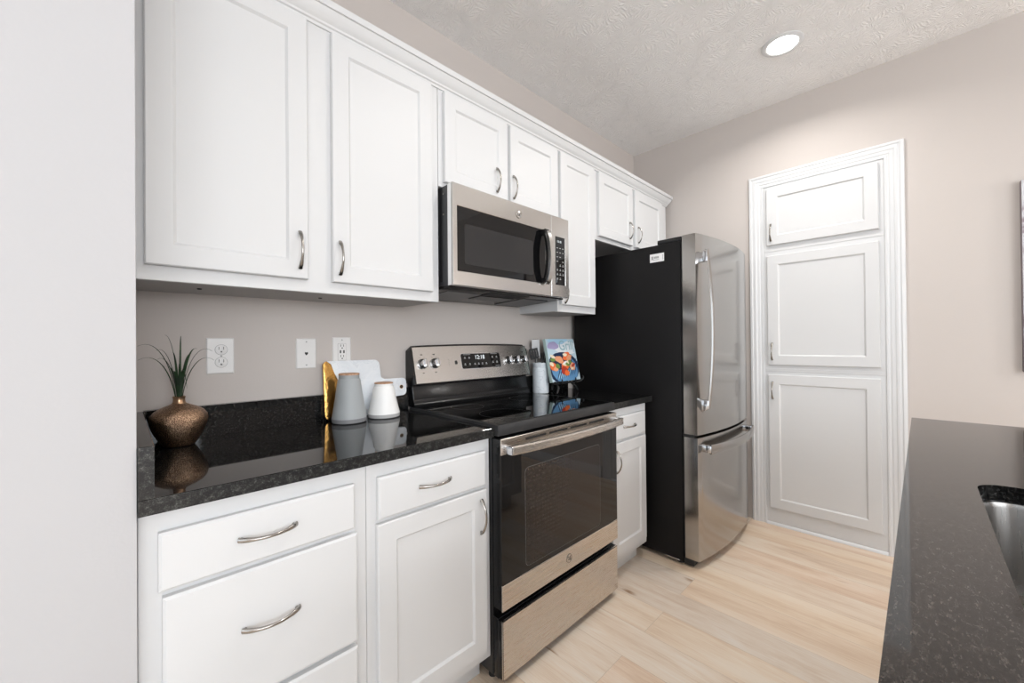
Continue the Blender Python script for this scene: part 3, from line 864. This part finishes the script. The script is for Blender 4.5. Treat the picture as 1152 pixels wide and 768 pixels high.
b = MB().use('chrome').lathe([(.055, .0), (.055, .002), (.045, .003), (.040, .0005)], ((SX0 + SX1) / 2, (SY0 + SY1) / 2, .6945), 32).build('drain', t2)
t = thing('island_cabinet', 'white island base cabinet below the flecked granite island countertop', 'cabinet', (1.2, -2.1, 0))
b = MB().use('cab')
bx0, bx1, by0, by1 = IX0 + .03, IX1 - .03, -2.36, IYL - .075
b.box(bx0, SX0 - .03, by0, by1, .1, ZT - .001); b.box(SX1 + .03, bx1, by0, by1, .1, ZT - .001)
b.box(SX0 - .03, SX1 + .03, by0, by1, .1, .66); b.box(SX0 - .03, SX1 + .03, by1 - .012, by1, .66, ZT - .001); b.box(SX0 - .03, SX1 + .03, by0, by0 + .04, .66, ZT - .001)
b.build('cabinet_box', t)
MB().use('cab').box(bx0 + .05, bx1 - .05, by0 + .05, by1 - .06, 0, .1).build('toe_kick', t)
nx = 4
for i in range(nx):
    w_ = (bx1 - bx0 - .06) / nx
    x0 = bx0 + .03 + i * w_
    d = MB().use('cab').panel((x0 + w_ - .015, by1 + .0002, .14), -X, Z, Y, w_ - .03, .70, SH).build('door', t, smooth=20)
    pull(d, (x0 + (w_ - .04 if i % 2 == 0 else .04), by1 + .0192, .76), Z, Y, .112)

# ------------------------------------------------------------------ outlets
def plate(label, x0, x1, z0, z1, name='wall_outlet', cat='outlet'):
    t = thing(name, label, cat, ((x0 + x1) / 2, YB, (z0 + z1) / 2))
    MB().use('plate').panel((x0, YB, z0), X, Z, -Y, x1 - x0, z1 - z0, [(0, 0), (0, .003), (.003, .0055)]).build('cover_plate', t)
    return t
def slots(b, cx_, cz, s=1):
    y = YB - .0068
    for dx in (-.0065, .0065): b.box(cx_ + dx * s - .0011, cx_ + dx * s + .0011, y - .0004, y + .001, cz - .001, cz + .009 * s)
    b.prism([(.0028 * math.cos(a * PI / 6), .0028 * math.sin(a * PI / 6)) for a in range(12)], (cx_, y + .001, cz - .008 * s), X, Z, -Y, .0014)
x0, x1, z0, z1 = .1825, .260, 1.1185, 1.240
t = plate('white duplex outlet with two round receptacles behind the grass', x0, x1, z0, z1)
for cz in (1.200, 1.157):
    b = MB().use('plate').lathe([(.017, 0), (.017, .0014), (.0158, .002)], ((x0 + x1) / 2 + .002, YB - .0052, cz), 28, A=Matrix.Rotation(PI / 2, 3, 'X'))
    b.use('greyink').lathe([(.0182, 0), (.0182, .0006), (.0172, .0006)], ((x0 + x1) / 2 + .002, YB - .0052, cz), 28, A=Matrix.Rotation(PI / 2, 3, 'X'))
    b.use('plate_dk'); slots(b, (x0 + x1) / 2 + .002, cz + .001)
    b.build('receptacle', t)
MB().use('greyink').lathe([(.003, 0), (.003, .001)], ((x0 + x1) / 2 + .002, YB - .0052, 1.1785), 12, A=Matrix.Rotation(PI / 2, 3, 'X')).build('screw', t)
x0, x1, z0, z1 = .458, .530, 1.123, 1.239
t = plate('white wall plate with one small heart-shaped hole, middle of the backsplash wall', x0, x1, z0, z1, 'wall_plate', 'wall plate')
cx_ = (x0 + x1) / 2
b = MB().use('plate_dk').prism([(0, -.008), (.0058, -.001), (.0058, .0035), (.0035, .0055), (0, .0035), (-.0035, .0055), (-.0058, .0035), (-.0058, -.001)], (cx_, YB - .0052, 1.181), X, Z, -Y, .0006)
b.build('jack_hole', t)
for zz in (1.226, 1.136): MB().use('greyink').lathe([(.003, 0), (.003, .001)], (cx_, YB - .0052, zz), 12, A=Matrix.Rotation(PI / 2, 3, 'X')).build('screw', t)
x0, x1, z0, z1 = .594, .668, 1.123, 1.244
t = plate('white outlet with two charging ports partly hidden behind the marble board', x0, x1, z0, z1)
cx_ = (x0 + x1) / 2
b = MB().use('plate').prism([(u - .0165, v_ - .034) for u, v_ in rrect(.033, .068, .003)], (cx_, YB - .0052, 1.184), X, Z, -Y, .0018)
b.use('greyink').prism([(u - .0175, v_ - .035) for u, v_ in rrect(.035, .070, .003)], (cx_, YB - .0050, 1.184), X, Z, -Y, .0010)
b.use('plate_dk'); slots(b, cx_, 1.207, .85); slots(b, cx_, 1.164, .85)
for dx in (-.007, .007): b.box(cx_ + dx - .0028, cx_ + dx + .0028, YB - .0076, YB - .006, 1.179, 1.191)
b.build('receptacle', t)
MB().use('greyink').lathe([(.003, 0), (.003, .001)], (cx_, YB - .0052, 1.233), 12, A=Matrix.Rotation(PI / 2, 3, 'X')).build('screw', t)

# ------------------------------------------------------------------ vase and grass
ZS = ZCT + .0013          # things standing on the counter
VX, VY = .1035, -.124
t = thing('vase', 'squat speckled bronze vase with a narrow neck on the left countertop', 'vase', (VX, VY, ZS))
vp = [(.030, 0), (.037, .0015), (.044, .010), (.055, .030), (.064, .050), (.0695, .068), (.0705, .080), (.068, .092), (.059, .104), (.044, .114), (.028, .121), (.0175, .126)]
b = MB().use('bronze').lathe([(r, z) for r, z in vp], (VX, VY, ZS), 64); b.build('vase_body', t)
b = MB().use('bronzes').lathe([(.0175, .1255), (.0150, .131), (.0145, .141), (.0162, .1465), (.0148, .1475), (.0125, .143), (.0125, .128)], (VX, VY, ZS), 40)
b.build('neck', t, label='smooth bronze neck')
b = MB().use('leaf')
vc = Vector((VX, VY, ZS))
def blade(tip, base_off, w, lift, droop=0.0):
    p0 = vc + Vector((base_off[0], base_off[1], .1305)); p3 = Vector(tip)
    d = p3 - p0
    p1 = p0 + Vector((d.x * .12, d.y * .12, d.z * lift)); p2 = p0 + Vector((d.x * .55, d.y * .55, d.z * (1 + droop)))
    n = 14
    rows = []
    side = Vector((d.x, d.y, 0)).cross(Z)
    side = side.normalized() if side.length > .01 else X
    view = Vector((.75, -.66, 0))
    if side.dot(view) < 0: side = -side
    side = (side + view * .5).normalized()
    for i in range(n + 1):
        k = i / n
        p = p0 * (1 - k) ** 3 + p1 * 3 * k * (1 - k) ** 2 + p2 * 3 * k * k * (1 - k) + p3 * k ** 3
        ww = (.45 * w + .0013) * (.55 + .9 * k * (1 - k) * 2) * (1 - k ** 3) + .0003
        t_ = ((p1 - p0) * 3 * (1 - k) ** 2 + (p2 - p1) * 6 * k * (1 - k) + (p3 - p2) * 3 * k * k).normalized()
        nn = side.cross(t_).normalized()
        rows.append([p - side * ww, p + nn * ww * .35 + nn * .0003, p + side * ww, p + nn * ww * .35 - nn * .0005])
    b.rings(rows)
for tip, bo, w_, lf, dp in (
    ((.012, -.13, 1.214), (-.006, 0, 0), .0026, .75, .16), ((.012, -.17, 1.175), (-.007, -.003), .0024, .75, .22), ((.053, -.10, 1.201), (-.003, .004), .0042, .7, .12),
    ((.073, -.10, 1.247), (0, .004), .0034, .6, .02), ((.107, -.14, 1.244), (.002, -.002), .0026, .5, .0), ((.143, -.16, 1.205), (.004, -.003), .0042, .6, .08),
    ((.179, -.17, 1.197), (.005, -.004), .0030, .75, .20), ((.190, -.12, 1.168), (.006, 0), .0030, .75, .26), ((.117, -.18, 1.089), (.003, -.006), .0026, 2.6, 1.9),
    ((.087, -.15, 1.196), (-.002, -.004), .0046, .5, .02), ((.101, -.17, 1.164), (.001, -.006), .0044, .5, .02), ((.055, -.12, 1.175), (-.004, 0), .0036, .7, .14), ((.135, -.10, 1.189), (.003, .004), .0046, .6, .06),
    ((.08, -.085, 1.150), (-.002, .006), .0045, .6, .05), ((.122, -.09, 1.150), (.002, .006), .0045, .6, .05), ((.118, -.16, 1.155), (.002, -.004), .0048, .6, .06), ((.088, -.155, 1.140), (-.002, -.004), .0048, .6, .06)):
    blade(tip, bo, w_, lf, dp)
tag(b.build('grass_plant', loc=(VX, VY, ZS + .1305), smooth=60), 'spray of thin dark green grass blades in the bronze vase', 'plant')

# ------------------------------------------------------------------ marble board with a gold end
t = thing('serving_board', 'white marble serving board with a gold end leaning on the wall behind two jars', 'board', (.67, -.06, ZCT))
TL_ = .10                           # lean
BU, BV = X, Vector((0, TL_, 1)).normalized()
BN = BU.cross(BV)                    # faces the room
BO = Vector((.547, -.058, ZCT + .002))
H_ = .233
def arc(cx_, cy_, r, a0, a1, n=6): return [(cx_ + r * math.cos(a0 + (a1 - a0) * i / n), cy_ + r * math.sin(a0 + (a1 - a0) * i / n)) for i in range(n + 1)]
outline = arc(.022, .022, .022, 1.5 * PI, PI)[::1] + arc(.018, H_ - .018, .018, PI, PI / 2) + arc(.212, H_ - .022, .022, PI / 2, 0) + [(.236, .160)] + arc(.254, .165, .018, PI, 1.5 * PI)[2:] + arc(.338, .127, .020, PI / 2, 0) + arc(.338, .087, .018, 0, -PI / 2) + arc(.256, .047, .018, PI / 2, PI) + arc(.216, .022, .022, 0, -PI / 2)
outline = outline[::-1]
b = MB().use('marble').prism(outline, BO, BU, BV, BN, .010, .0015)
# hole in the handle (dark bore with a gold ring)
b.build('board', t)
A = Matrix((BU, BV, BN)).transposed()
b = MB().use('gold').lathe([(.0085, .0), (.0085, .0008), (.0065, .0009)], BO + BU * .332 + BV * .107 + BN * .010, 24, A=A)
b.use('hole').lathe([(.0066, .0), (.0066, .0010)], BO + BU * .332 + BV * .107 + BN * .010, 24, A=A)
b.build('hanging_hole', t)
gp = arc(.022, .022, .0225, 1.5 * PI, PI) + arc(.018, H_ - .018, .0185, PI, PI / 2 + .25) + [(.030, H_ - .012), (.042, H_ - .050), (.060, H_ - .090), (.080, .07), (.085, -.0005)]
b = MB().use('gold').prism(gp[::-1], BO - BN * .0004, BU, BV, BN, .0112, .0008)
b.build('gold_end', t, label='gold leaf left end')

# ------------------------------------------------------------------ jars
def jar(label, c, H, rb, rt, body, foot, zf):
    t = thing('canister', label, 'jar', c, 'stoneware jars with cork lids')
    b = MB().use(foot).lathe([(rb - .004, 0), (rb - .0005, .003), (rb, zf)], c, 56)
    b.use(body).lathe([(rb, zf), (rb - .001, zf + .004), (rb - (rb - rt) * .5, H * .52), (rt + .004, H * .86), (rt, H * .89), (rt, H * .965), (rt - .004, H * .965)], c, 56)
    b.build('jar_body', t)
    b = MB().use('cork').lathe([(rt - .006, H * .955), (rt + .001, H * .966), (rt + .001, H - .002), (rt - .002, H)], c, 48)
    b.build('lid', t, label='flat cork lid')
jar('taller grey stoneware jar with cork lid in front of the marble board', (.612, -.137, ZS), .188, .0635, .0375, 'greyglaze', 'greybase', .017)
jar('shorter white stoneware jar with cork lid in front of the marble board', (.757, -.133, ZS), .142, .0635, .0365, 'whiteglaze', 'palebase', .016)

# ------------------------------------------------------------------ crock with utensils
CX, CY = 1.772, -.100
t = thing('utensil_crock', 'white veined ceramic crock right of the range holding utensils', 'crock', (CX, CY, ZS))
b = MB().use('crock').lathe([(.043, 0), (.0475, .004), (.048, .010), (.048, .148), (.0445, .152), (.0445, .157), (.0465, .160), (.0465, .180), (.0445, .182), (.041, .180), (.041, .012)], (CX, CY, ZS), 56)
b.build('crock_body', t)
cc = Vector((CX, CY, ZS))
def stick(b, p0, p1, r=.005, flat=.6): b.tube([p0, (Vector(p0) + Vector(p1)) / 2, p1], [r, r, r * .9], 10, flat=flat)
b = MB().use('blkplastic'); p1 = cc + Vector((-.036, .010, .208)); stick(b, cc + Vector((-.016, .012, .016)), p1)
d_ = Vector((-.25, .05, 1)).normalized(); sd = Vector((.8, -.6, 0)); nn = sd.cross(d_).normalized(); sd = d_.cross(nn)
for k in range(4):
    o = p1 + sd * (-.021 + .014 * k)
    b.hexa([o + sd * u + nn * v_ + d_ * w_ for w_ in (0, .052) for u, v_ in ((-.005, -.001), (.005, -.001), (.005, .001), (-.005, .001))], .0006, 1)
for w0 in (-.004, .048): b.hexa([p1 + sd * u + nn * v_ + d_ * w_ for w_ in (w0, w0 + .012) for u, v_ in ((-.026, -.0012), (.026, -.0012), (.026, .0012), (-.026, .0012))], .0008, 1)
tag(b.build('slotted_turner', loc=cc + Vector((-.016, .012, .016))), 'black slotted turner standing in the white crock', 'utensil', 'utensils in the crock')
b = MB().use('blkplastic'); p1 = cc + Vector((.012, -.026, .208)); stick(b, cc + Vector((.004, -.018, .016)), p1)
prof_ = [(.0, .0), (.012, .002), (.021, .009), (.0255, .020), (.0245, .0205), (.020, .012), (.011, .0045), (.0005, .003)]
A2 = Matrix.Rotation(math.radians(62), 3, 'X') @ Matrix.Rotation(.3, 3, 'Y')
b.lathe(prof_[1:], p1 + Vector((0, .008, .022)), 28, A=A2)
tag(b.build('ladle', loc=cc + Vector((.004, -.018, .016))), 'black ladle with a round bowl standing in the white crock', 'utensil', 'utensils in the crock')
b = MB().use('chrome'); p1 = cc + Vector((.036, .019, .232)); stick(b, cc + Vector((.022, .008, .016)), cc + Vector((.034, .0177, .19)), .0035, 1)
for k in range(4):
    a = k * PI / 4
    u_ = Vector((math.cos(a), math.sin(a), 0)) * .014
    q = p1 - Vector((0, 0, .045))
    b.tube([q, q + u_ * .7 + Z * .02, q + u_ + Z * .038, q + u_ * .7 + Z * .053, q + Z * .058, q - u_ * .7 + Z * .053, q - u_ + Z * .038, q - u_ * .7 + Z * .02, q], .0009, 6)
tag(b.build('whisk', loc=cc + Vector((.022, .008, .016))), 'small steel whisk standing in the white crock', 'utensil', 'utensils in the crock')
b = MB().use('clear')
p0, p1 = cc + Vector((.0, .026, .016)), cc + Vector((-.004, .032, .235))
stick(b, p0, p1, .006)
d_ = (p1 - p0).normalized(); sd = Vector((.74, -.67, 0)); nn = sd.cross(d_).normalized(); sd = d_.cross(nn)
b.hexa([p1 + sd * u + nn * v_ + d_ * w_ for w_ in (-.03, .085) for u, v_ in ((-.024, -.0018), (.024, -.0018), (.024, .0018), (-.024, .0018))], .001, 1)
tag(b.build('flat_spatula', loc=p0), 'pale flat-headed spatula, tallest in the white crock', 'utensil', 'utensils in the crock')

# ------------------------------------------------------------------ cookbook on a black easel
rot = math.radians(3)
BU = Vector((math.cos(rot), math.sin(rot), 0))
til = Vector((-math.sin(rot), math.cos(rot), 0)) * .21
BV = (til + Z).normalized()
BN = BU.cross(BV)
BO = Vector((1.757, -.205, .985))
BW, BH, BT = .292, .258, .020
t = thing('cookbook', 'grilling cookbook with a blue cover propped on a black easel', 'book', BO)
def bk(u, v_, w_): return BO + BU * u + BV * v_ + BN * w_
b = MB().use('bk_edge').hexa([bk(u, v_, w_) for w_ in (-.002, 0) for u, v_ in ((0, 0), (BW, 0), (BW, BH), (0, BH))], .0006, 1)
b.hexa([bk(u, v_, w_) for w_ in (-BT, -BT + .002) for u, v_ in ((0, 0), (BW, 0), (BW, BH), (0, BH))], .0006, 1)
b.hexa([bk(u, v_, w_) for w_ in (-BT + .002, -.002) for u, v_ in ((0, 0), (.002, 0), (.002, BH), (0, BH))])
b.use('bk_cover').hexa([bk(u, v_, w_) for w_ in (-.0001, .0006) for u, v_ in ((.001, .001), (BW - .001, .001), (BW - .001, BH - .001), (.001, BH - .001))])
b.build('cover', t)
MB().use('paper').hexa([bk(u, v_, w_) for w_ in (-BT + .002, -.002) for u, v_ in ((.003, .003), (BW - .004, .003), (BW - .004, BH - .003), (.003, BH - .003))]).build('pages', t)
b = MB()
lay = [.0006]
def blob(key, cx_, cy_, rx, ry, wob=.0, seed=0, a=0.0, n=22):
    rnd = random.Random(seed)
    ph = [rnd.uniform(0, 6.28) for _ in range(3)]
    pts = []
    for i in range(n):
        q = 2 * PI * i / n
        r = 1 + wob * (math.sin(2 * q + ph[0]) + .7 * math.sin(3 * q + ph[1]) + .5 * math.sin(5 * q + ph[2]))
        x, y = rx * r * math.cos(q), ry * r * math.sin(q)
        x, y = x * math.cos(a) - y * math.sin(a), x * math.sin(a) + y * math.cos(a)
        pts.append((min(max(cx_ + x, .0015), .9985) * BW, min(max(cy_ + y, .0015), .9985) * BH))
    lay[0] += .00006
    b.use(key).prism(pts, bk(0, 0, lay[0] - .0001), BU, BV, BN, .0001)
blob('bk_white', .62, .80, .36, .16, .08, 1)
blob('bk_sky', .40, .95, .35, .08, .1, 2)
blob('bk_lilac', .22, .84, .17, .10, .10, 3)
blob('bk_white', .60, .66, .33, .05, .05, 31)
blob('bk_navy', .47, .30, .53, .40, .02, 4)
blob('bk_blue', .50, .26, .46, .33, .02, 5)
blob('bk_navy', .40, .44, .36, .20, .08, 51)
for k in range(9):          # bars of the grill
    blob('bk_navy', .30 + .078 * k, .24 + .012 * k, .013, .25, .0, 40 + k, -.55)
for k in range(6): blob('bk_sky', .26 + .078 * k, .12 + .016 * k, .012, .085, .0, 60 + k, -.6)
foods = [('bk_cream', .20, .55, .09, .035), ('bk_green', .17, .50, .07, .03), ('bk_salmon', .36, .50, .10, .07), ('bk_orange', .60, .57, .11, .07), ('bk_cream', .56, .60, .06, .03), ('bk_salmon', .66, .50, .08, .05),
         ('bk_orange', .14, .36, .09, .07), ('bk_cream', .11, .41, .05, .04), ('bk_salmon', .22, .31, .06, .05), ('bk_green', .28, .36, .05, .05), ('bk_orange', .50, .34, .12, .09), ('bk_red', .46, .26, .09, .07), ('bk_orange', .53, .20, .06, .06),
         ('bk_cream', .55, .41, .10, .045), ('bk_green', .60, .38, .07, .03), ('bk_white', .52, .43, .05, .02), ('bk_salmon', .74, .33, .08, .07), ('bk_red', .77, .36, .05, .03), ('bk_cream', .72, .29, .04, .02), ('bk_green', .68, .44, .05, .03), ('bk_salmon', .70, .56, .06, .03)]
for i, (k_, cx_, cy_, rx, ry) in enumerate(foods): blob(k_, .46 + (cx_ - .46) * 1.12, .40 + (cy_ - .40) * 1.08, rx * 1.3, ry * 1.25, .10, 100 + i, (i * .7) % 1.2 - .6)
b.build('cover_picture', t, label='picture of grilled skewers on a round blue grill')
b = MB().use('bk_teal').text('Grill', bk(.68 * BW, .83 * BH, .0024), BU, BV, .088, depth=.0003, spacing=1.0)
b.build('title', t, label='large word Grill in pale blue')
# easel
t = thing('book_easel', 'black easel holding up the cookbook on the right countertop', 'stand', (1.91, -.16, ZCT))
b = MB().use('blkm')
def bw(u, v_, w_): return bk(u, v_, w_)
for s_, u0 in ((-1, .075), (1, .217)):
    p_top = bw(u0 + .03 * -s_, .20, -BT - .008); p_mid = bw(u0, -.0105, -BT - .008); p_lip = bw(u0 + .012 * s_, -.014, -BT - .008); 
    foot = Vector((p_mid.x + .035 * s_, p_mid.y - .030, ZCT + .0065))
    b.tube([p_top, p_mid, (p_mid + foot) / 2 + BN * .012, foot], [.005, .006, .006, .005], 10)
    b.tube([p_mid, bw(u0, -.0105, .0), bw(u0, -.008, .012), bw(u0, .006, .017), bw(u0, .012, .014)], [.005, .005, .0045, .004, .003], 10)
b.tube([bw(.03, -.0105, -.010), bw(.27, -.0105, -.010)], .0055, 10)
b.tube([bw(.27, -.0105, -.010), bw(.288, -.0100, .004), bw(.300, .004, .016), bw(.302, .016, .018), bw(.296, .020, .016)], [.0055, .005, .005, .004, .003], 10)
b.tube([bw(.03, -.0105, -.010), bw(.012, -.0100, .004), bw(.002, .000, .016)], [.0055, .005, .004], 10)
b.build('front_frame', t)
b = MB().use('blkm')
b.tube([bw(.146, .19, -BT - .012), bw(.146, .19, -BT - .012) * .5 + Vector((1.905, -.075, ZCT + .008)) * .5, Vector((1.905, -.075, ZCT + .0075))], .0055, 10)
b.build('back_leg', t)

# ------------------------------------------------------------------ ceiling lights
def downlight(label, x, y, power):
    t = thing('ceiling_light', label, 'ceiling light', (x, y, ZC), 'recessed round ceiling lights')
    MB().use('trimw').lathe([(.094, 0), (.094, -.003), (.088, -.006), (.074, -.007), (.070, -.004), (.070, 0)], (x, y, ZC - .0003), 56).build('trim_ring', t)
    MB().use('lens').lathe([(.0695, -.0045), (.060, -.0055), (.02, -.006)], (x, y, ZC), 48).build('lens', t, label='glowing lens')
    l = bpy.data.lights.new('lamp', 'AREA'); l.shape = 'DISK'; l.size = .13; l.energy = power; l.color = (1, .97, .93); l.spread = math.radians(152)
    o = bpy.data.objects.new('lamp_glow', l); COL.objects.link(o); o.location = (0, 0, -.012); o.parent = t
    return t
downlight('recessed round ceiling light glowing in front of the pantry cabinet', 2.483, -1.196, LAMP_POWER)
downlight('unseen recessed round ceiling light added to brighten the aisle before the range', 1.32, -1.38, LAMP_POWER)  # unseen fixture added to lift the floor and lower doors
def pendant(label, x, y, z):  # unseen lamp added to brighten the ceiling and room
    t = thing('fill_pendant', label, 'lamp', (x, y, ZC), 'unseen pendant lamps added for fill light')
    MB().use('trimw').lathe([(.06, 0), (.06, -.018), (.012, -.028)], (x, y, ZC - .0003), 32).build('canopy', t)
    MB().use('trimw').tube([(x, y, ZC - .02), (x, y, z + .095)], .004, 8).build('cord', t)
    MB().use('globe').lathe([(.02 if i in (0, 16) else .10 * math.sin(PI * i / 16), .10 * math.cos(PI * i / 16)) for i in range(17)], (x, y, z), 32).build('globe', t)
    l = bpy.data.lights.new('lamp', 'POINT'); l.shadow_soft_size = .105; l.energy = FILL_PENDANT_POWER; l.color = (1, .985, .965)
    o = bpy.data.objects.new('lamp_glow', l); COL.objects.link(o); o.location = (0, 0, z - ZC); o.parent = t
pendant('unseen white globe pendant lamp added for fill light behind the camera, nearer the end wall', 0.42, -4.0, 1.62)
pendant('unseen white globe pendant lamp added for fill light behind the camera, on the island side', 2.4, -3.6, 1.62)

# ------------------------------------------------------------------ painting
t = thing('canvas_painting', 'abstract purple grey canvas painting at the right edge of the photo', 'painting', (XR, -2.35, 1.06))
MB().use('canvas_edge').box(XR - .034, XR - .001, -2.72, -2.030, 1.055, 1.966, .003).build('stretcher', t, label='dark painted canvas edge')
MB().use('canvas').box(XR - .0365, XR - .034, -2.718, -2.032, 1.057, 1.964, .001, 1).build('canvas_face', t)
